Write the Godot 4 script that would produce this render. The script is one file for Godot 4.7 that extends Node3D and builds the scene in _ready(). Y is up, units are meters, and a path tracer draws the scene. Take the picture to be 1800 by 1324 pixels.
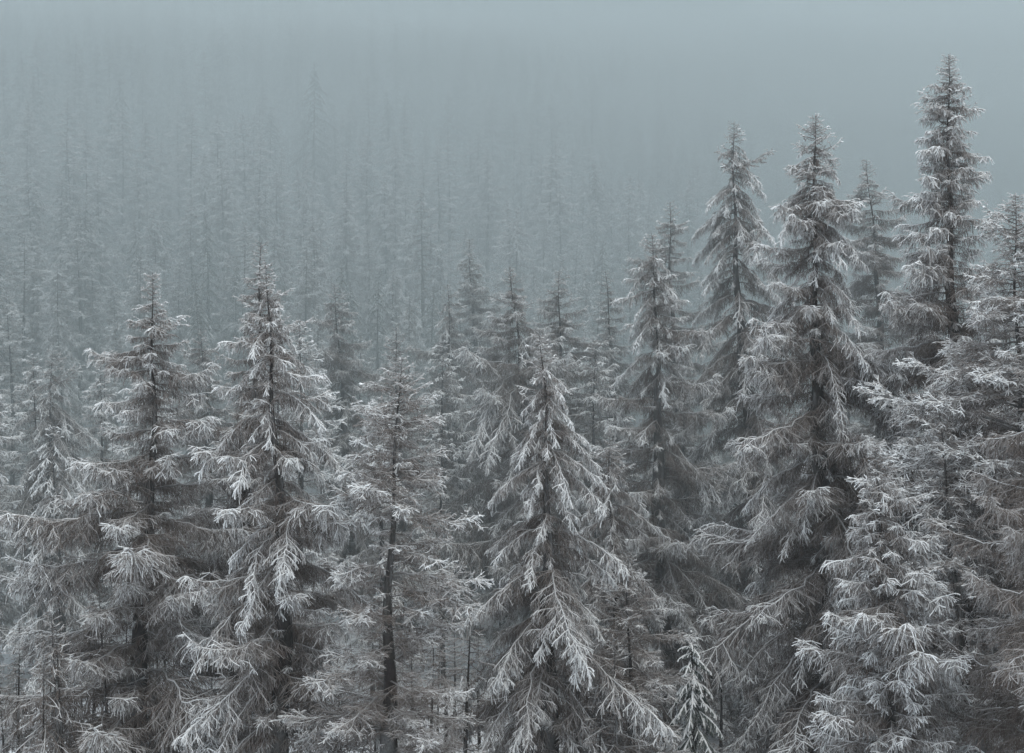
extends Node3D
# A frosted larch forest on a mountainside in cloud, seen from a slope above it.

# label, x, z, height of the tip, lean of the stem (metres of x per metre down), habit, crown [metres below tip, radius, ...], how many branches, how much frost
var near_larches := [
	["frosted larch at left, thick dark trunk bare between level tiers of hanging branches", -12.21, -48.0, 0.18, -0.0464, "curtain", [1.17, 0.82, 2.33, 1.65, 4.28, 2.57, 6.22, 3.01, 8.16, 3.5, 10.11, 4.96, 13.02, 5.83], 1.0, 1.0, "the level tiered larch"],
	["broad shaggy larch with white fans of twigs down its front, dark trunk showing low", -7.49, -44.0, 0.43, 0.0050, "mixed", [0.98, 0.57, 2.4, 1.39, 4.19, 1.96, 6.86, 2.58, 9.53, 3.12, 11.31, 3.47, 14.87, 3.83], 1.2, 1.1, "the broad shaggy larch"],
	["dark tipped larch standing directly behind the broad shaggy larch, top poking out above it", -9.51, -53.0, 1.37, -0.0562, "curtain", [1.18, 0.54, 2.9, 1.5, 4.83, 2.04, 8.05, 2.68, 12.34, 3.22], 0.9, 0.7, ""],
	["wiry open larch with curling white twigs and a thin straight trunk", -3.49, -42.0, -2.36, -0.0145, "wiry", [1.22, 1.05, 2.92, 1.96, 4.63, 2.3, 6.33, 2.38, 8.03, 3.06, 9.73, 3.49], 1.1, 0.95, "the wiry open larch"],
	["weeping larch near the centre with snow ridged limbs sloping steeply down both sides", 0.84, -46.0, -1.78, 0.0422, "weeping", [1.21, 0.78, 3.07, 1.64, 4.94, 2.14, 6.8, 2.89, 8.66, 3.54, 11.45, 4.75], 1.1, 1.1, "the weeping larch"],
	["short thin larch low between the weeping larch and the snow laden spruce", 4.00, -47.0, -9.33, 0.0310, "wiry", [1.43, 1.24, 3.33, 2.57, 5.23, 3.33], 0.8, 0.8, ""],
	["tall dark larch with sharp spire and drooping shoulders against the open fog", 10.94, -52.0, 6.01, 0.0485, "mixed", [1.26, 0.95, 2.11, 1.37, 3.79, 2.0, 5.26, 2.42, 7.37, 2.74, 10.53, 3.37, 12.63, 4.42, 15.79, 4.95, 18.95, 5.37], 1.5, 1.05, "the tall dark larch"],
	["tallest larch in view, ragged top reaching highest into the fog", 15.18, -50.0, 7.86, 0.0655, "curtain", [1.11, 0.69, 2.73, 1.26, 4.15, 1.54, 6.17, 1.98, 8.2, 2.59, 12.25, 3.48, 16.3, 4.05], 1.75, 1.05, "the tallest larch"],
	["tall larch cut by the right edge, long pale twigs and thin dark stem", 15.63, -44.0, 2.64, 0.0725, "wiry", [1.07, 0.98, 2.85, 1.96, 4.63, 2.94, 8.19, 3.92, 11.76, 4.63], 1.6, 1.05, "the right edge larch"],
	["dense young larch low at right, cone shaped with bright white branch tips", 9.75, -38.0, -4.41, 0.0911, "curtain", [0.85, 0.55, 1.92, 1.08, 3.46, 1.62, 5.0, 2.08, 6.54, 2.54, 8.08, 2.77], 1.9, 1.15, "the dense young larch"],
	["slender larch with a bowed thin stem just behind the dense young larch", 13.10, -43.0, -3.32, 0.1209, "wiry", [1.22, 0.91, 2.96, 1.48, 4.7, 2.0, 7.31, 2.26], 0.8, 1.0, ""],
	["grey spired larch left of the tall dark larch, long arms sloping down", 10.34, -67.0, 7.35, 0.0671, "weeping", [2.31, 1.63, 5.02, 2.5, 7.73, 3.12, 11.8, 3.53, 15.87, 4.48], 1.15, 0.97, "the grey spired larch"],
	["thin pale larch spire between the tall dark larch and the tallest larch", 18.57, -74.0, 6.20, 0.0807, "curtain", [2.1, 1.44, 5.09, 2.55, 8.09, 3.3, 12.58, 4.19], 1.0, 0.9, ""],
	["small dim spire standing just behind the larch left of the grey spired one", 9.17, -82.0, 4.42, 0.0429, "curtain", [1.49, 1.0, 3.82, 1.99, 8.13, 2.82, 14.77, 3.65], 0.92, 0.9, ""],
	["mid grey larch with long straight stem, right of the weeping larch", 6.27, -64.0, 2.04, 0.0458, "mixed", [1.81, 1.35, 3.63, 2.12, 7.51, 2.98, 12.7, 4.02, 17.88, 5.18], 1.03, 1.0, "the mid grey larch"],
	["faint narrow larch with upright stem between two mid grey larches", 5.83, -86.0, 0.49, 0.0404, "curtain", [2.96, 1.46, 7.83, 2.61, 13.06, 3.31], 0.8, 0.9, ""],
	["mid grey larch with blurred dark core directly behind the weeping larch top", 2.68, -78.0, 0.45, 0.0336, "curtain", [2.37, 1.64, 5.53, 2.91, 10.26, 3.95], 0.92, 0.9, ""],
	["wide spreading grey larch behind and left of the weeping larch, arms nearly level", -0.20, -71.0, 0.55, 0.1001, "mixed", [2.3, 1.78, 4.89, 3.31, 8.05, 5.03, 12.36, 5.61], 1.03, 0.95, "the wide spreading grey larch"],
	["slim dim larch whose dark tip rises left of the wide spreading grey larch", -2.79, -96.0, 2.67, 0.0426, "curtain", [3.11, 1.36, 7.0, 2.41, 14.77, 3.69], 0.92, 0.9, ""],
	["pale low larch at the left foot of the slim dim larch", -4.25, -90.0, -0.39, 0.0568, "mixed", [2.19, 1.53, 5.47, 2.99, 10.93, 3.83], 0.8, 0.9, ""],
	["small drooping larch right of the weeping larch, tip at half its height", 3.99, -56.0, -6.15, 0.0340, "weeping", [1.59, 1.09, 3.17, 1.7, 5.44, 2.61, 7.71, 3.97], 0.9, 1.0, "the small drooping larch"],
	["pale ghostly larch between the broad shaggy larch and the wiry open larch", -10.59, -84.0, -0.36, 0.0453, "mixed", [2.72, 1.77, 6.12, 2.89, 10.2, 3.23, 15.3, 3.4], 0.92, 0.9, ""],
	["pale hazy larch at the far left edge beside the level tiered larch", -24.44, -74.0, -3.76, 0.0015, "weeping", [2.55, 1.86, 5.54, 2.85, 10.04, 3.6, 14.53, 4.19], 1.03, 1.0, ""],
	["low hazy larch filling the gap between the two big left larches", -16.11, -73.0, -2.67, 0.0164, "curtain", [2.07, 1.54, 6.5, 2.81, 12.41, 3.25], 0.92, 0.9, ""],
	["faint larch tip directly above the wiry open larch", -5.99, -74.0, -2.56, -0.0056, "wiry", [2.25, 1.14, 5.24, 2.25, 9.74, 2.85], 0.92, 0.9, ""],
	["dim larch stem half hidden left of the weeping larch", -1.30, -84.0, -5.46, 0.0521, "mixed", [2.38, 1.43, 6.8, 2.89, 11.9, 3.74], 0.8, 0.9, ""],
	["dim larch with dark lower stem below the grey spired larch", 8.79, -73.0, -4.45, 0.0250, "mixed", [2.36, 1.33, 6.21, 2.51, 10.64, 3.55], 0.92, 0.9, ""],
	["brown twigged larch reaching in from beyond the right edge, little frost", 13.84, -36.0, -1.03, 0.0563, "curtain", [2.04, 1.31, 4.96, 2.48, 7.87, 3.5, 10.79, 3.94], 1.0, 0.35, ""],
]

const BARK := Color(0.032, 0.026, 0.023)
const TWIG := Color(0.060, 0.038, 0.027)
const FROST := Color(0.65, 0.67, 0.68)
const NEEDLE := Color(0.028, 0.042, 0.034)

# rise: a t + b t^2 + c t^3.5 of the length; side: length of side shoots; sag: how fast these bend down; hang: length of hanging twigs; bare: inner share without shoots
var habits := {
	"top": {"lift": 0.1, "a": 0.42, "b": -0.05, "c": 0.1, "side": 0.42, "sag": 0.10, "hang": 0.16, "bare": 0.05, "frost": 0.55, "curl": 0.3},
	"curtain": {"lift": 0.35, "a": 0.10, "b": -0.40, "c": 0.33, "side": 0.34, "sag": 0.32, "hang": 0.52, "bare": 0.07, "frost": 0.60, "curl": 0.1},
	"weeping": {"lift": 0.2, "a": 0.02, "b": -0.80, "c": 0.20, "side": 0.31, "sag": 0.42, "hang": 0.44, "bare": 0.07, "frost": 0.66, "curl": 0.15},
	"wiry": {"lift": 0.3, "a": 0.22, "b": -0.34, "c": 0.20, "side": 0.42, "sag": 0.14, "hang": 0.30, "bare": 0.14, "frost": 0.62, "curl": 0.6},
	"curly": {"lift": 0.6, "a": -0.05, "b": -0.42, "c": 0.42, "side": 0.33, "sag": 0.28, "hang": 0.38, "bare": 0.12, "frost": 0.66, "curl": 0.4},
}
const LENGTHS := [0.45, 0.9, 1.6, 2.6, 4.0]
const VARIANTS := 3
var branch_meshes := {}
var wood: StandardMaterial3D
var bark: StandardMaterial3D
var noise := FastNoiseLite.new()
var taken := {}


class Sheaf:
	var v := PackedVector3Array()
	var n := PackedVector3Array()
	var c := PackedColorArray()
	var i := PackedInt32Array()

	func limb(points: PackedVector3Array, r0: float, r1: float, top0: Color, top1: Color, low0: Color, low1: Color, sides: int, ridge: float) -> void:
		# a tapered stem; the side of it that faces up carries frost
		var last := points.size() - 1
		var base := v.size()
		for k in last + 1:
			var t := float(k) / last
			var along := (points[mini(k + 1, last)] - points[maxi(k - 1, 0)]).normalized()
			var up := Vector3.UP - along * along.y
			if up.length() < 0.2:
				up = Vector3(0.83, 0, 0.55) - along * along.dot(Vector3(0.83, 0, 0.55))
			up = up.normalized()
			var across := along.cross(up)
			var r := lerpf(r0, r1, t)
			var hi := top0.lerp(top1, t)
			var lo := low0.lerp(low1, t)
			for s in sides:
				var a := TAU * s / sides
				var d := up * cos(a) + across * sin(a)
				v.append(points[k] + d * (r * (ridge if s == 0 else 1.0)))
				n.append(d)
				c.append(hi if s == 0 else (lo.lerp(hi, 0.75) if cos(a) > 0.3 else lo))
			if k > 0:
				var b := base + (k - 1) * sides
				for s in sides:
					var e := (s + 1) % sides
					i.append(b + s); i.append(b + sides + s); i.append(b + e)
					i.append(b + e); i.append(b + sides + s); i.append(b + sides + e)

	func mesh(material: Material) -> ArrayMesh:
		var a := []
		a.resize(Mesh.ARRAY_MAX)
		a[Mesh.ARRAY_VERTEX] = v
		a[Mesh.ARRAY_NORMAL] = n
		a[Mesh.ARRAY_COLOR] = c
		a[Mesh.ARRAY_INDEX] = i
		var m := ArrayMesh.new()
		m.add_surface_from_arrays(Mesh.PRIMITIVE_TRIANGLES, a)
		m.surface_set_material(0, material)
		return m


func numbered(called: String) -> String:
	var k: int = taken.get(called, 0)
	taken[called] = k + 1
	return called if k == 0 else "%s_%03d" % [called, k]


func tag(o: Node, label: String, category: String, group := "") -> void:
	o.set_meta("label", label)
	o.set_meta("category", category)
	if group:
		o.set_meta("group", group)


func part(called: String, m: Mesh, parent: Node) -> MeshInstance3D:
	var o := MeshInstance3D.new()
	o.name = called
	o.mesh = m
	parent.add_child(o, true)
	return o


func ground_at(x: float, z: float) -> float:
	var d := -z
	var y := -21.0
	if d < 46.0:
		y = lerpf(-1.8, -21.0, smoothstep(-2.0, 46.0, d))
	var far := maxf(0.0, d - 95.0 - (0.35 if x < 0.0 else 0.8) * x)
	y += 0.20 * far + 0.0006 * far * far
	return y + noise.get_noise_2d(x, z) * 1.4 + noise.get_noise_2d(x * 5.0, z * 5.0) * 0.25


# ---------------------------------------------------------------- branches
func shoot(s: Sheaf, from: Vector3, dir: Vector3, length: float, sag: float, steps: int, rng: RandomNumberGenerator, wobble: float, lift := 0.0) -> PackedVector3Array:
	var p := PackedVector3Array([from])
	var d := dir
	for k in steps:
		d = (d + Vector3.DOWN * (sag - lift * float(k) / steps) + Vector3(rng.randf_range(-1, 1), rng.randf_range(-0.8, 0.8), rng.randf_range(-1, 1)) * wobble).normalized()
		p.append(p[-1] + d * (length / steps))
	return p


func grow(s: Sheaf, at: Transform3D, length: float, habit: String, detail: float, thick: float, frosty: float, rng: RandomNumberGenerator, evergreen := false) -> void:
	var h: Dictionary = habits[habit]
	var a: float = h.a + rng.randf_range(-0.1, 0.1)
	var b: float = h.b * rng.randf_range(0.75, 1.25)
	var c: float = h.c * rng.randf_range(0.6, 1.3)
	var bow := rng.randf_range(-0.09, 0.09)
	var kink := rng.randf_range(0, TAU)
	var steps := clampi(int(length * 4.5), 4, 14)
	var main := PackedVector3Array()
	var stray := Vector3.ZERO
	for k in steps + 1:
		var t := float(k) / steps
		if k > 0:
			stray += Vector3(0, rng.randf_range(-1, 1), rng.randf_range(-1.3, 1.3)) * length * 0.022
		main.append(at.basis * stray + at * Vector3(length * t * (1.0 - 0.12 * absf(b) * t), length * (a * t + b * t * t + c * pow(t, 3.5)), length * (bow * sin(t * 3.0) + 0.02 * sin(t * 8.0 + kink))))
	var r0 := (0.009 + 0.0068 * length) * lerpf(1.0, thick, 0.5)
	var twig := NEEDLE if evergreen else TWIG
	var f: float = h.frost * frosty
	s.limb(main, r0, 0.007 * thick, BARK.lerp(FROST, 0.05), FROST.lerp(BARK, 0.1), BARK, twig.lerp(FROST, clampf(f, 0, 1)), 5 if detail > 0.5 else 3, 1.25)
	var out := (at.basis.x).normalized()
	var gap := (0.068 if detail > 0.8 else 0.08) / detail
	var dist: float = h.bare * length + rng.randf() * gap
	var sign := 1.0
	while dist < length:
		var t := dist / length
		var x := t * steps
		var k := mini(int(x), steps - 1)
		var p := main[k].lerp(main[k + 1], x - k)
		var along := (main[k + 1] - main[k]).normalized()
		sign = -sign if rng.randf() < 0.7 else sign
		var side := along.cross(Vector3.UP).normalized() * sign
		var angle := rng.randf_range(0.2, 1.35)
		var dir := (along * cos(angle) + side * sin(angle) + Vector3.UP * rng.randf_range(-0.55, 0.35)).normalized()
		var l2: float = h.side * pow(length, 0.78) * (0.25 + 0.9 * pow(1.0 - t, 0.8)) * rng.randf_range(0.3, 1.3) * smoothstep(-0.15, 0.3, t)
		var outer := pow(t, 1.5)
		var arms := [[shoot(s, p, dir, l2, h.sag * 0.42, 4 if detail > 0.6 else 2, rng, 0.20 + h.curl * 0.2, h.lift), l2]]
		if detail > 0.8 and l2 > 0.4:
			for again in (2 if l2 > 0.7 else 1):
				var first: PackedVector3Array = arms[0][0]
				var at2 := rng.randf_range(0.8, 3.2)
				var q2 := first[int(at2)].lerp(first[int(at2) + 1], at2 - int(at2))
				var ahead2 := (first[int(at2) + 1] - first[int(at2)]).normalized()
				var aside2 := ahead2.cross(Vector3.UP).normalized() * (1.0 if again == 0 else -1.0)
				var l5 := l2 * rng.randf_range(0.3, 0.6)
				arms.append([shoot(s, q2, (ahead2 + aside2 * rng.randf_range(0.4, 1.0) + Vector3.DOWN * rng.randf_range(-0.2, 0.5)).normalized(), l5, h.sag * 0.42, 3, rng, 0.22 + h.curl * 0.2, h.lift), l5])
		for each in arms:
			var arm: PackedVector3Array = each[0]
			var la: float = each[1]
			var n2 := arm.size() - 1
			var f2 := clampf(f * (0.13 + 1.3 * outer) * rng.randf_range(0.45, 1.35), 0.0, 1.0)
			s.limb(arm, (0.008 + 0.009 * f2) * thick, (0.006 + 0.0085 * f2) * thick, twig.lerp(FROST, clampf(f2 * 1.2 + 0.12, 0, 1)), twig.lerp(FROST, clampf(f2 * 1.2 + 0.2, 0, 1)), twig.lerp(FROST, f2 * 0.7), twig.lerp(FROST, f2), 3, 1.25)
			# twigs along the side shoot, and a few fingers at its tip
			var gap3 := 0.055 / detail
			var d3 := rng.randf() * gap3 + 0.03
			var fingers := (3 if outer > 0.25 else 1) if detail > 0.6 else 1
			while d3 < la or fingers > 0:
				var finger := d3 >= la
				if finger:
					fingers -= 1
					d3 = la * 0.96
				var t3 := d3 / la
				var x3 := t3 * n2
				var k3 := mini(int(x3), n2 - 1)
				var q := arm[k3].lerp(arm[k3 + 1], x3 - k3)
				var ahead := (arm[k3 + 1] - arm[k3]).normalized()
				var aside := ahead.cross(Vector3.UP).normalized() * (1.0 if rng.randf() < 0.5 else -1.0)
				var droop: float = lerpf(0.8, 0.3, outer * outer) * (1.0 - h.curl * 0.8)
				var d: Vector3 = (ahead * rng.randf_range(0.4, 1.1) + aside * rng.randf_range(0.2, 1.3) + Vector3.DOWN * droop * rng.randf_range(-0.1, 1.8)).normalized()
				var l3: float = h.hang * minf(1.0, 0.2 + length * 0.32) * rng.randf_range(0.2, 1.2) * lerpf(1.0, 0.45, outer)
				var f3 := clampf(f * (0.07 + 1.22 * outer * (0.35 + 0.65 * t3)) * (rng.randf_range(0.0, 0.5) if rng.randf() < 0.5 else rng.randf_range(0.9, 2.2)), 0.0, 1.0)
				if finger:
					d = (ahead + aside * rng.randf_range(0.3, 0.8) + Vector3.UP * rng.randf_range(-0.4, 0.2)).normalized()
					l3 = minf(l3, 0.22) + 0.06
					f3 = f2
				if evergreen:
					l3 *= 0.7
					f3 *= 0.5
				var w := shoot(s, q, d, l3, h.sag * 0.7 + 0.08, 3 if detail > 0.8 and l3 > 0.2 else 2, rng, 0.26 + h.curl * 0.3, h.lift)
				s.limb(w, (0.007 + 0.008 * f3) * thick, (0.005 + 0.008 * f3) * thick, twig.lerp(FROST, clampf(f3 * 1.1 + 0.07, 0, 1)), twig.lerp(FROST, clampf(f3 * 1.1 + 0.03, 0, 1)), twig.lerp(FROST, f3 * 0.6), twig.lerp(FROST, f3), 3, 1.0)
				if not finger:
					d3 += gap3 * rng.randf_range(0.5, 1.6)
		# twigs hanging from the limb itself
		for again in ((3 if habit == "curtain" or habit == "weeping" else 2) if detail > 0.8 else 1):
			var l4: float = h.hang * rng.randf_range(0.3, 1.5) * minf(1.0, 0.2 + length * 0.32)
			var d4: Vector3 = (along * rng.randf_range(-0.2, 0.8) + side * rng.randf_range(-0.6, 0.6) + Vector3.DOWN * 0.7 * (1.0 - h.curl)).normalized()
			var f4 := clampf(f * (0.07 + 0.9 * outer) * rng.randf_range(0.0, 1.7), 0, 1)
			var w4 := shoot(s, p, d4, l4, h.sag * 0.8 + 0.1, 3 if detail > 0.8 else 2, rng, 0.15)
			s.limb(w4, (0.007 + 0.007 * f4) * thick, (0.005 + 0.006 * f4) * thick, twig.lerp(FROST, clampf(f4 + 0.2, 0, 1)), twig.lerp(FROST, f4), twig.lerp(FROST, f4 * 0.6), twig.lerp(FROST, f4), 3, 1.0)
		dist += gap * rng.randf_range(0.4, 1.6)


func branch_mesh(habit: String, size: int, variant: int, frosty: float) -> ArrayMesh:
	var step := 0 if frosty < 0.55 else (1 if frosty < 0.95 else 2)
	var key := "%s %d %d %d" % [habit, size, variant, step]
	if not branch_meshes.has(key):
		var rng := RandomNumberGenerator.new()
		rng.seed = hash(key)
		var s := Sheaf.new()
		grow(s, Transform3D.IDENTITY, LENGTHS[size], habit, 1.0, 0.88, [0.45, 0.85, 1.15][step], rng)
		branch_meshes[key] = s.mesh(wood)
	return branch_meshes[key]


func stem(s: Sheaf, path: PackedVector3Array, tip: float, taper: float, most: float, sides: int, rng: RandomNumberGenerator) -> void:
	# a trunk from its tip down, a little uneven, with frost caught on the ribs of the bark
	var base := s.v.size()
	for k in path.size():
		var below := path[0].y - path[k].y
		var r := minf(tip + taper * below + 0.0013 * below * below, most + below * 0.003)
		for j in sides:
			var a := TAU * j / sides
			var d := Vector3(cos(a), 0, sin(a))
			var rough := 1.0 + 0.12 * noise.get_noise_3d(d.x * 9.0 + path[k].x * 3.0, path[k].y * 9.0, d.z * 9.0 + path[k].z * 3.0)
			s.v.append(path[k] + d * r * rough)
			s.n.append(d)
			var f := clampf(0.18 + 0.55 * noise.get_noise_3d(d.x * 30.0 + path[k].x * 7.0, path[k].y * 22.0, d.z * 30.0), 0.0, 0.5)
			s.c.append(BARK.lerp(FROST, f * f * 1.1 + maxf(0.0, 0.35 - below * 0.3)))
		if k > 0:
			var b := base + (k - 1) * sides
			for j in sides:
				var e := (j + 1) % sides
				s.i.append(b + j); s.i.append(b + sides + j); s.i.append(b + e)
				s.i.append(b + e); s.i.append(b + sides + j); s.i.append(b + sides + e)


func beside(p: Vector3, phrase: String, told: Dictionary) -> String:
	# names a tree by the near larch that stands in front of it
	var best := 9.0
	var who := ""
	for e in near_larches:
		var off: float = p.x / -p.z - (e[1] + e[4] * 8.0) / -e[2]
		if absf(off) < absf(best) and e[2] > p.z - 6.0 and e[9] != "":
			best = off
			who = ("left of " if off < -0.012 else ("right of " if off > 0.012 else "")) + e[9]
	var key := phrase + who
	told[key] = told.get(key, 0) + 1
	var place: String = ["nearest one", "second one", "third one", "fourth one", "fifth one", "sixth one", "seventh one", "eighth one", "ninth one", "tenth one", "eleventh one", "twelfth one", "thirteenth one", "fourteenth one", "fifteenth one", "last one"][mini(told[key] - 1, 15)]
	if phrase.contains("at the foot"):
		who = "of " + who if not (who.begins_with("left") or who.begins_with("right")) else who
	return phrase % [place, who]


func radius_below(crown: Array, s: float) -> float:
	var at := 0.0
	var r := 0.05
	for k in range(0, crown.size(), 2):
		if s < crown[k]:
			return lerpf(r, crown[k + 1], (s - at) / (crown[k] - at))
		at = crown[k]
		r = crown[k + 1]
	return r + (s - at) * 0.06


func larch(e: Array, index: int) -> void:
	var rng := RandomNumberGenerator.new()
	rng.seed = 4000 + index * 17
	var foot := ground_at(e[1], e[2])
	var tall: float = e[3] - foot
	var t := Node3D.new()
	t.name = numbered("larch_tree")
	add_child(t)
	tag(t, e[0], "larch tree", "larches standing nearest the lookout")
	t.position = Vector3(e[1] + e[4] * tall, foot, e[2])
	# stem, in the tree's own metres
	var path := PackedVector3Array()
	var n := int(tall / 0.45)
	var sway := rng.randf_range(0, TAU)
	for k in n + 1:
		var y := tall * (1.0 - float(k) / n)
		var w := 0.14 * sin(y * 0.33 + sway) + 0.05 * sin(y * 1.3 + sway * 2.0)
		path.append(Vector3(-e[4] * y + w * clampf(y / 4.0, 0, 1), y - (0.3 if k == n else 0.0), 0.07 * cos(y * 0.4 + sway)))
	var s := Sheaf.new()
	stem(s, path, 0.012, 0.0085 if e[5] != "wiry" else 0.006, 0.25, 10, rng)
	part("trunk", s.mesh(bark), t)
	# branches
	var below := 0.1
	var turn := rng.randf() * TAU
	var count := 0
	var deepest := tall - 2.5
	while below < deepest:
		var reach: float = radius_below(e[6], below)
		turn += 2.4 + rng.randf_range(-0.6, 0.6)
		var lump := noise.get_noise_3d(cos(turn) * 26.0 + index * 70.0, below * 13.0, sin(turn) * 26.0)
		var length := reach * clampf(0.92 + 0.9 * lump, 0.62, 1.2) * rng.randf_range(0.6, 1.2)
		if rng.randf() < 0.12:
			length *= rng.randf_range(0.4, 0.75)
		if count % 4 == 3 and below > 1.5:
			length = rng.randf_range(0.4, 0.95)
		length = clampf(length, 0.28, 6.2)
		var habit: String = e[5]
		if habit == "mixed":
			habit = "weeping" if rng.randf() < 0.5 else "curtain"
		if below < 1.0 or (below < 2.6 and rng.randf() < 0.4):
			habit = "top"
		var size := 0
		while size < LENGTHS.size() - 1 and length > sqrt(LENGTHS[size] * LENGTHS[size + 1]):
			size += 1
		var m := branch_mesh(habit, size, rng.randi() % VARIANTS, e[8] * (1.0 - 0.2 * smoothstep(5.0, 13.0, below)) + rng.randf_range(-0.1, 0.1))
		var o := part("branch" if count == 0 else "branch_%03d" % count, m, t)
		count += 1
		var x := below / tall * n
		var k := mini(int(x), n - 1)
		o.position = path[k].lerp(path[k + 1], x - k)
		var scaled: float = length / LENGTHS[size]
		o.basis = Basis(Vector3.UP, turn) * Basis(Vector3.BACK, rng.randf_range(-0.16, 0.12)) * Basis(Vector3.RIGHT, rng.randf_range(-0.15, 0.15)) * Basis.from_scale(Vector3(scaled, scaled, scaled * (1.0 if rng.randf() < 0.5 else -1.0)))
		below += lerpf(0.055, 0.17, clampf(below / 7.0, 0, 1)) / e[7] * 0.82 * rng.randf_range(0.4, 1.6) * (1.0 if tall - below + foot > 0.34 * e[2] else 3.0)


# ---------------------------------------------------------------- spruces: dark needles, snow lying on every bough
func bough(size: int, laden: float) -> Array:
	var key := "bough %d %.1f" % [size, laden]
	if not branch_meshes.has(key):
		var rng := RandomNumberGenerator.new()
		rng.seed = hash(key)
		var s := Sheaf.new()
		var w := Sheaf.new()
		var length: float = [0.5, 0.5, 0.9, 0.9, 1.4, 1.4][size]
		var main := shoot(s, Vector3.ZERO, Vector3(1, 0.15, 0), length, 0.12, 6, rng, 0.06)
		s.limb(main, 0.018, 0.008, BARK, NEEDLE, BARK, NEEDLE, 5, 1.0)
		for k in int(length * 60.0):
			var x := rng.randf_range(0.1, 0.99) * 6.0
			var j := int(x)
			var p := main[j].lerp(main[j + 1], x - j)
			var along := (main[j + 1] - main[j]).normalized()
			var side := along.cross(Vector3.UP).normalized() * (1.0 if k % 2 == 0 else -1.0)
			var l := length * 0.42 * rng.randf_range(0.4, 1.0) * (1.1 - x / 7.5)
			var arm := shoot(s, p, (along * 0.8 + side * rng.randf_range(0.1, 1.0) + Vector3.DOWN * rng.randf_range(0.0, 0.7)).normalized(), l, 0.2, 3, rng, 0.1)
			s.limb(arm, 0.024, 0.012, NEEDLE.lerp(FROST, rng.randf_range(0.2, 0.9) * laden), NEEDLE.lerp(FROST, 0.6 * laden), NEEDLE, NEEDLE.lerp(FROST, 0.2 * laden), 4, 1.0)
			if rng.randf() < 0.5 * laden:
				pillow(w, arm, 0.016 + 0.022 * rng.randf(), rng)
		pillow(w, main.slice(1), 0.075 * laden, rng)
		branch_meshes[key] = s.mesh(wood)
		branch_meshes[key + " snow"] = w.mesh(wood)
	return [branch_meshes[key], branch_meshes[key + " snow"]]


func pillow(s: Sheaf, line: PackedVector3Array, fat: float, rng: RandomNumberGenerator) -> void:
	# a lumpy roll of snow lying along a bough
	var steps := (line.size() - 1) * 3
	var base := s.v.size()
	for k in steps + 1:
		var x := minf(float(k) / 3.0, line.size() - 1.001)
		var j := int(x)
		var p := line[j].lerp(line[j + 1], x - j)
		var along := (line[j + 1] - line[j]).normalized()
		var across := along.cross(Vector3.UP).normalized()
		var up := across.cross(along)
		var r := fat * sqrt(maxf(0.0, sin(PI * (0.06 + 0.88 * k / steps)))) * rng.randf_range(0.6, 1.25)
		for q in 6:
			var a := TAU * q / 6.0
			var d := up * sin(a) * 0.75 + across * cos(a)
			s.v.append(p + up * fat * 0.55 + d * r)
			s.n.append(d.normalized())
			s.c.append(FROST)
		if k > 0:
			var b := base + (k - 1) * 6
			for q in 6:
				var e := (q + 1) % 6
				s.i.append(b + q); s.i.append(b + e); s.i.append(b + 6 + q)
				s.i.append(b + e); s.i.append(b + 6 + e); s.i.append(b + 6 + q)


func spruce(label: String, x: float, z: float, top: float, reach: float, laden: float, seed: int) -> void:
	var rng := RandomNumberGenerator.new()
	rng.seed = seed
	var foot := ground_at(x, z)
	var tall := top - foot
	var t := Node3D.new()
	t.name = numbered("spruce_tree")
	add_child(t)
	tag(t, label, "spruce tree")
	t.position = Vector3(x, foot, z)
	var path := PackedVector3Array()
	var n := int(tall / 0.3)
	for k in n + 1:
		var y := tall * (1.0 - float(k) / n)
		path.append(Vector3(-0.35 * laden * pow(1.0 - minf(1.0, 1.5 * k / n), 2.0), y - (0.3 if k == n else 0.0), 0))
	var s := Sheaf.new()
	stem(s, path, 0.012, 0.012, 0.12, 8, rng)
	part("trunk", s.mesh(bark), t)
	var below := 0.02
	var turn := 0.0
	var count := 0
	while below < tall - 0.6:
		var length := reach * (1.0 - exp(-(below + 0.25) / (reach * 1.6))) * rng.randf_range(0.75, 1.2)
		var size := (0 if length < 0.67 else (2 if length < 1.12 else 4)) + rng.randi() % 2
		var m := bough(size, laden)
		var o := part("branch" if count == 0 else "branch_%03d" % count, m[0], t)
		part("snow_load", m[1], o)
		count += 1
		var f := below / tall * n
		var k := mini(int(f), n - 1)
		o.position = path[k].lerp(path[k + 1], f - k)
		turn += 2.4 + rng.randf_range(-0.4, 0.4)
		var scaled: float = length / [0.5, 0.5, 0.9, 0.9, 1.4, 1.4][size]
		o.basis = Basis(Vector3.UP, turn) * Basis(Vector3.BACK, lerpf(0.35, -0.35, clampf(below / 1.6, 0, 1)) - 0.18 * laden) * Basis.from_scale(Vector3.ONE * scaled)
		below += rng.randf_range(0.05, 0.12) * (1.0 if below < 3.0 else 1.6)


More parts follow.
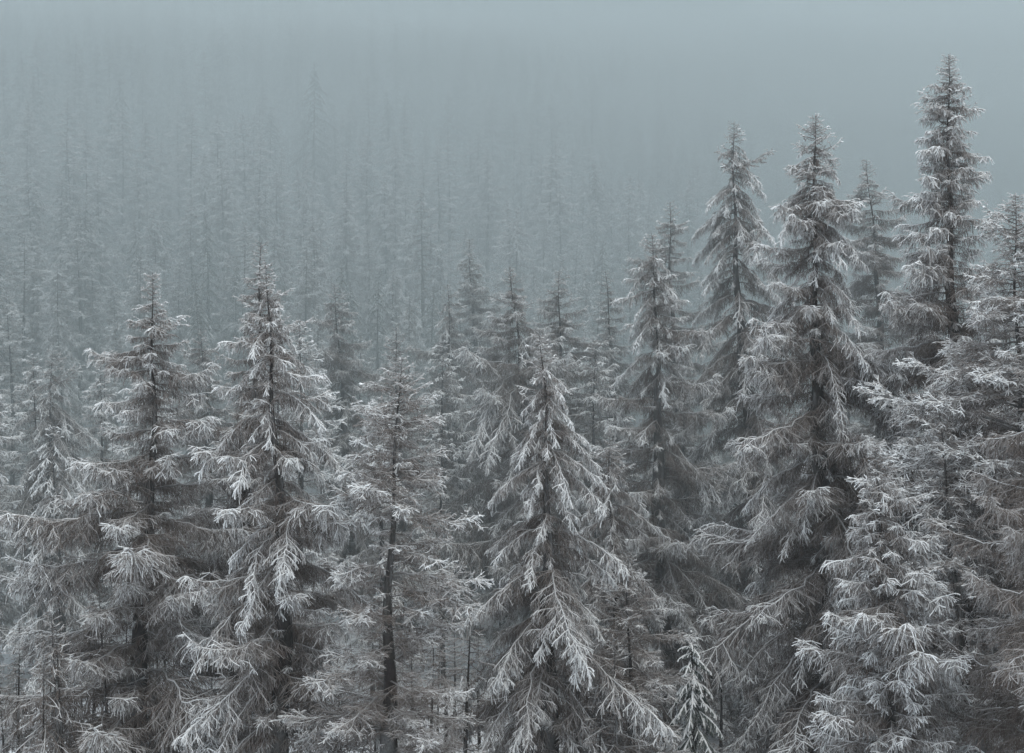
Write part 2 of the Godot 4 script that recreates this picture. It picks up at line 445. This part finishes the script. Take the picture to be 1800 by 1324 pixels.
# ---------------------------------------------------------------- trees farther off: one crown each
func forest_tree(called: String, tall: float, reach: float, habit: String, detail: float, thick: float, frosty: float, seed: int, evergreen := false) -> Node3D:
	var rng := RandomNumberGenerator.new()
	rng.seed = seed
	var t := Node3D.new()
	t.name = called
	var path := PackedVector3Array()
	var n := int(tall / 1.0)
	var sway := rng.randf_range(0, TAU)
	for k in n + 1:
		var y := tall * (1.0 - float(k) / n)
		path.append(Vector3(0.12 * sin(y * 0.3 + sway), y - (0.6 if k == n else 0.0), 0.12 * cos(y * 0.35 + sway)))
	var st := Sheaf.new()
	stem(st, path, 0.008, 0.0035 if detail < 0.6 else 0.0055, 0.13, 7, rng)
	part("trunk", st.mesh(bark), t)
	var s := Sheaf.new()
	var below := 0.1
	var turn := rng.randf() * TAU
	while below < tall * 0.82:
		var length := clampf((0.1 + reach * (1.0 - exp(-below * 0.22))) * rng.randf_range(0.6, 1.15), 0.25, 6.0)
		var kind := habit
		if kind == "mixed":
			kind = "weeping" if rng.randf() < 0.5 else "curtain"
		if below < 0.8:
			kind = "top"
		turn += 2.4 + rng.randf_range(-0.5, 0.5)
		var x := below / tall * n
		var k := mini(int(x), n - 1)
		grow(s, Transform3D(Basis(Vector3.UP, turn) * Basis(Vector3.BACK, rng.randf_range(-0.15, 0.1)), path[k].lerp(path[k + 1], x - k)), length, kind, detail, thick, frosty, rng, evergreen)
		below += lerpf(0.07, 0.25, clampf(below / 6.0, 0, 1)) * rng.randf_range(0.5, 1.5)
	part("crown", s.mesh(wood), t)
	return t


func _ready() -> void:
	# ------------------------------------------------------------ camera, sky, light
	var cam := Camera3D.new()
	cam.name = "camera"
	cam.fov = 30.0
	cam.rotation_degrees.x = -4.0
	cam.near = 0.1
	cam.far = 3000.0
	add_child(cam)
	cam.current = true
	var sky := ProceduralSkyMaterial.new()
	sky.sky_top_color = Color(0.80, 0.828, 0.856)
	sky.sky_curve = 0.4
	sky.sky_horizon_color = Color(0.555, 0.585, 0.605)
	sky.ground_horizon_color = Color(0.555, 0.585, 0.605)
	sky.ground_bottom_color = Color(0.45, 0.49, 0.52)
	sky.sun_angle_max = 0.0
	sky.energy_multiplier = 1.5
	var env := Environment.new()
	env.background_mode = Environment.BG_SKY
	env.sky = Sky.new()
	env.sky.sky_material = sky
	env.tonemap_mode = Environment.TONE_MAPPER_LINEAR
	env.tonemap_exposure = 3.4
	env.sdfgi_enabled = true
	env.ssao_enabled = true
	env.ssil_enabled = true
	env.fog_enabled = true
	env.fog_density = 0.0006
	env.fog_light_color = Color(0.94, 0.98, 1.0)
	env.volumetric_fog_enabled = true
	env.volumetric_fog_density = 0.0
	var world := WorldEnvironment.new()
	world.name = "world"
	world.environment = env
	add_child(world)
	var sun := DirectionalLight3D.new()
	sun.name = "overcast_sun"
	sun.light_energy = 0.15
	sun.light_color = Color(1.0, 0.98, 0.95)
	sun.light_angular_distance = 40.0
	sun.shadow_enabled = true
	sun.rotation_degrees = Vector3(-62, 25, 0)
	add_child(sun)
	# banks of cloud lying on the slope beyond the near trees
	for bank in [[51.0, 0.0044], [88.0, 0.0074], [205.0, 0.0060]]:
		var f := FogVolume.new()
		f.name = numbered("cloud_bank")
		f.shape = RenderingServer.FOG_VOLUME_SHAPE_BOX
		f.size = Vector3(900, 104, 640)
		f.position = Vector3(0, -2, -bank[0] - 332.0)
		f.rotation_degrees.y = 14.0
		var fm := FogMaterial.new()
		fm.albedo = Color(0.90, 0.965, 0.98)
		fm.density = bank[1]
		f.material = fm
		f.set_meta("kind", "stuff")
		add_child(f)
	# thicker wisps adrift among the trees on the slope
	for wisp in [[-62, -2, -150, 90, 34, 60, 0.0050], [-8, 14, -190, 110, 40, 70, 0.0045], [34, -4, -132, 80, 30, 56, 0.0050], [70, 16, -200, 120, 60, 90, 0.0060], [-100, 24, -230, 120, 50, 80, 0.0040], [12, -10, -104, 60, 18, 30, 0.0060]]:
		var f := FogVolume.new()
		f.name = numbered("mist_wisp")
		f.shape = RenderingServer.FOG_VOLUME_SHAPE_ELLIPSOID
		f.size = Vector3(wisp[3], wisp[4], wisp[5])
		f.position = Vector3(wisp[0], wisp[1], wisp[2])
		var fm := FogMaterial.new()
		fm.albedo = Color(0.90, 0.965, 0.98)
		fm.density = wisp[6]
		f.material = fm
		f.set_meta("kind", "stuff")
		add_child(f)

	# ------------------------------------------------------------ materials
	noise.seed = 7
	noise.frequency = 0.02
	noise.fractal_octaves = 3
	wood = StandardMaterial3D.new()
	wood.resource_name = "frosted_twigs"
	wood.vertex_color_use_as_albedo = true
	wood.roughness = 0.9
	wood.metallic_specular = 0.25
	var grain := FastNoiseLite.new()
	grain.seed = 3
	grain.frequency = 0.03
	grain.fractal_octaves = 5
	var gt := NoiseTexture2D.new()
	gt.width = 256
	gt.height = 256
	gt.seamless = true
	gt.noise = grain
	var ramp := Gradient.new()
	ramp.set_color(0, Color(0.55, 0.55, 0.55))
	ramp.set_color(1, Color(1, 1, 1))
	gt.color_ramp = ramp
	bark = StandardMaterial3D.new()
	bark.resource_name = "larch_bark"
	bark.vertex_color_use_as_albedo = true
	bark.albedo_texture = gt
	bark.uv1_triplanar = true
	bark.uv1_scale = Vector3(4.0, 0.9, 4.0)
	bark.roughness = 0.95
	bark.metallic_specular = 0.2
	var snow := StandardMaterial3D.new()
	snow.resource_name = "snow"
	snow.albedo_color = Color(0.86, 0.88, 0.90)
	var litter := NoiseTexture2D.new()
	litter.width = 512
	litter.height = 512
	litter.seamless = true
	litter.noise = grain
	var lr := Gradient.new()
	lr.set_color(0, Color(0.45, 0.42, 0.40))
	lr.set_color(1, Color(1, 1, 1))
	lr.add_point(0.32, Color(0.95, 0.95, 0.95))
	litter.color_ramp = lr
	snow.albedo_texture = litter
	snow.uv1_triplanar = true
	snow.uv1_scale = Vector3(0.21, 0.21, 0.21)
	snow.roughness = 0.8

	# ------------------------------------------------------------ ground
	var g := SurfaceTool.new()
	g.begin(Mesh.PRIMITIVE_TRIANGLES)
	var nx := 130
	var nz := 130
	for iz in nz + 1:
		for ix in nx + 1:
			var x := lerpf(-380.0, 380.0, float(ix) / nx)
			var z := lerpf(40.0, -430.0, float(iz) / nz)
			g.add_vertex(Vector3(x, ground_at(x, z), z))
	for iz in nz:
		for ix in nx:
			var p := iz * (nx + 1) + ix
			for q in [p, p + nx + 2, p + 1, p, p + nx + 1, p + nx + 2]:
				g.add_index(q)
	g.generate_normals()
	var ground := part("ground", g.commit(), self)
	ground.mesh.surface_set_material(0, snow)
	ground.set_meta("kind", "structure")
	ground.set_meta("label", "snow covered forest floor on the mountainside")

	# ------------------------------------------------------------ near larches, branch by branch
	for k in near_larches.size():
		larch(near_larches[k], k)

	spruce("small spruce bowed under white snow pads, low beside the tall dark larch's skirt", 6.62, -50.0, -12.62, 2.1, 0.45, 61)
	spruce("dark little spruce with few snow patches, in shade left of the dense young larch", 11.62, -56.0, -14.2, 1.7, 0.45, 62)
	spruce("dark small spruce on the slope beside an open snow patch, behind the near trees", 14.0, -88.0, -13.3, 1.8, 0.3, 63)

	# ------------------------------------------------------------ the forest behind them
	var makers := []
	for k in 5:
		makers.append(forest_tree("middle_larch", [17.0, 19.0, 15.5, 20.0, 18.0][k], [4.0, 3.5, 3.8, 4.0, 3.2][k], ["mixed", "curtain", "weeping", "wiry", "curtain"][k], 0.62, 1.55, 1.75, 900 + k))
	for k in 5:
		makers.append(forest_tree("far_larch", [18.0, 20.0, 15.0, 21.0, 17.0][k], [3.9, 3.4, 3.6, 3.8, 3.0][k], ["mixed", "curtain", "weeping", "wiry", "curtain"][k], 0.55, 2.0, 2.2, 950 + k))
	for k in 2:
		makers.append(forest_tree("far_spruce", [20.0, 17.0][k], [2.9, 2.5][k], "weeping", 0.42, 3.2, 0.5, 970 + k, true))
	for k in 3:
		makers.append(forest_tree("young_larch", [9.0, 7.5, 10.0][k], [2.4, 2.0, 2.2][k], ["mixed", "curtain", "wiry"][k], 0.6, 1.2, 0.6, 990 + k))
	for e in [["darkest far spruce, broad, alone above the ghost larches at left centre", 0, -24.5, -176.0, 1.25], ["far dark spruce high at left with a blunt wide top", 1, -47.0, -170.0, 1.3],
		["greenish spruce with snow clumps right of the broad shaggy larch, in fog", 1, -10.6, -112.0, 1.0], ["dim spruce on the left slope, top level with the broad shaggy larch", 0, -44.0, -142.0, 0.95], ["hazy spruce in fog above and right of the level tiered larch", 1, -24.0, -138.0, 1.05]]:
		var o: Node3D = makers[10 + e[1]].duplicate()
		o.name = numbered("far_spruce")
		add_child(o)
		o.position = Vector3(e[2], ground_at(e[2], e[3]), e[3])
		o.rotation.y = e[2]
		o.scale = Vector3.ONE * e[4]
		tag(o, e[0], "spruce tree", "spruces fading into the fog")
	var rng := RandomNumberGenerator.new()
	rng.seed = 12
	var spots := []
	var cell := 4.2
	var d := 66.0
	while d < 390.0:
		var half := d * 0.40 + 14.0
		var x := -half
		while x < half:
			spots.append(Vector3(x + rng.randf_range(-2.4, 2.4), 0, -d + rng.randf_range(-2.4, 2.4)))
			x += (cell if d > 110.0 else 4.8) * rng.randf_range(0.6, 1.4)
		d += cell if d > 110.0 else 4.8
	var single := 0
	# young larches that fill the forest floor between the near trunks
	var told := {}
	for k in 100:
		var z := -rng.randf_range(43.0, 70.0)
		var x := rng.randf_range(-0.42, 0.42) * -z
		if k >= 93:
			z = [-60.0, -64.0, -47.0, -57.0, -52.0, -66.0, -55.0][k - 93]
			x = [-1.4, 0.4, -11.5, -2.8, -8.0, 9.6, 12.4][k - 93]
		var clear := true
		for e in near_larches:
			if Vector2(e[1] + e[4] * 15.0 - x, e[2] - z).length() < 1.3:
				clear = false
		if not clear:
			continue
		if absf(x / -z - 0.132) < 0.045 and z > -54.0:
			continue
		var o: Node3D = makers[12 + rng.randi() % 3].duplicate()
		o.name = numbered("young_larch")
		add_child(o)
		o.position = Vector3(x, ground_at(x, z), z)
		o.rotation.y = rng.randf() * TAU
		var room := (-0.235 * -z) - o.position.y
		o.scale = Vector3.ONE * clampf(room / 9.0 * rng.randf_range(0.65, 1.0), 0.4, 1.3)
		tag(o, beside(Vector3(x, 0, z), "young larch in gloom, %s at the foot %s", told), "larch tree", "young larches under the near trees")
		single += 1
	var masses := {}
	for p in spots:
		var clear := true
		for e in near_larches:
			if Vector2(e[1] - p.x, e[2] - p.z).length() < 3.4:
				clear = false
		var stand := noise.get_noise_2d(p.x * 2.2 + 300.0, p.z * 2.2)
		if rng.randf() < 0.10 - 1.2 * minf(stand + 0.08, 0.0) or not clear:
			continue
		p.y = ground_at(p.x, p.z)
		var away: float = -p.z
		var kind := rng.randi() % 5 + (0 if away < 120.0 else 5)
		if away > 100.0 and rng.randf() < 0.09:
			kind = 10 + rng.randi() % 2
		var size := clampf(rng.randf_range(0.6, 1.0) + 0.25 * rng.randf() * rng.randf() + 0.5 * stand, 0.4, 0.92 if away < 130.0 else 1.02)
		var turn := rng.randf() * TAU
		if single < 300:
			var o: Node3D = makers[kind].duplicate()
			o.name = numbered(makers[kind].name)
			add_child(o)
			o.position = p
			o.rotation.y = turn
			o.scale = Vector3.ONE * size
			if kind >= 10:
				tag(o, "dark spruce fading among the pale hillside larches, %s of the slope" % ("left" if p.x < -0.12 * away else ("right" if p.x > 0.12 * away else "middle")), "spruce tree", "spruces fading into the fog")
			elif away < 120.0:
				tag(o, beside(p, "%s larch half lost in fog, %%s behind %%s" % ["spreading", "hanging", "weeping", "spiky", "slim"][kind % 5], told), "larch tree", "larches half lost in the fog")
			else:
				var third: String = "left" if p.x < -0.12 * away else ("right" if p.x > 0.12 * away else "middle")
				tag(o, "ghostly larch almost dissolved in fog on the %s of the rising slope" % third, "larch tree", "larches dissolving on the %s of the hillside" % third)
			single += 1
		else:
			masses.get_or_add(kind, []).append(Transform3D(Basis(Vector3.UP, turn).scaled(Vector3.ONE * size), p))
	var forest := Node3D.new()
	forest.name = "forest"
	add_child(forest)
	forest.set_meta("kind", "stuff")
	tag(forest, "far forest on the hillside dissolving into grey fog", "forest")
	for kind in masses:
		for which in ["trunk", "crown"]:
			var mm := MultiMesh.new()
			mm.transform_format = MultiMesh.TRANSFORM_3D
			mm.mesh = makers[kind].get_node(which).mesh
			mm.instance_count = masses[kind].size()
			for k in masses[kind].size():
				mm.set_instance_transform(k, masses[kind][k])
			var o := MultiMeshInstance3D.new()
			o.name = ("trunk" if which == "trunk" else "crown") + ("" if forest.get_child_count() < 2 else "_%03d" % (forest.get_child_count() / 2))
			o.multimesh = mm
			o.set_meta("kind", "stuff")
			forest.add_child(o, true)
	var tris := 0
	for key in branch_meshes:
		tris += branch_meshes[key].surface_get_array_index_len(0) / 3
	var far_tris := 0
	for m in makers:
		far_tris += m.get_node("crown").mesh.surface_get_array_index_len(0) / 3
		m.free()
	print("branch meshes ", branch_meshes.size(), " tris ", tris, " crowns ", far_tris, " spots ", spots.size())
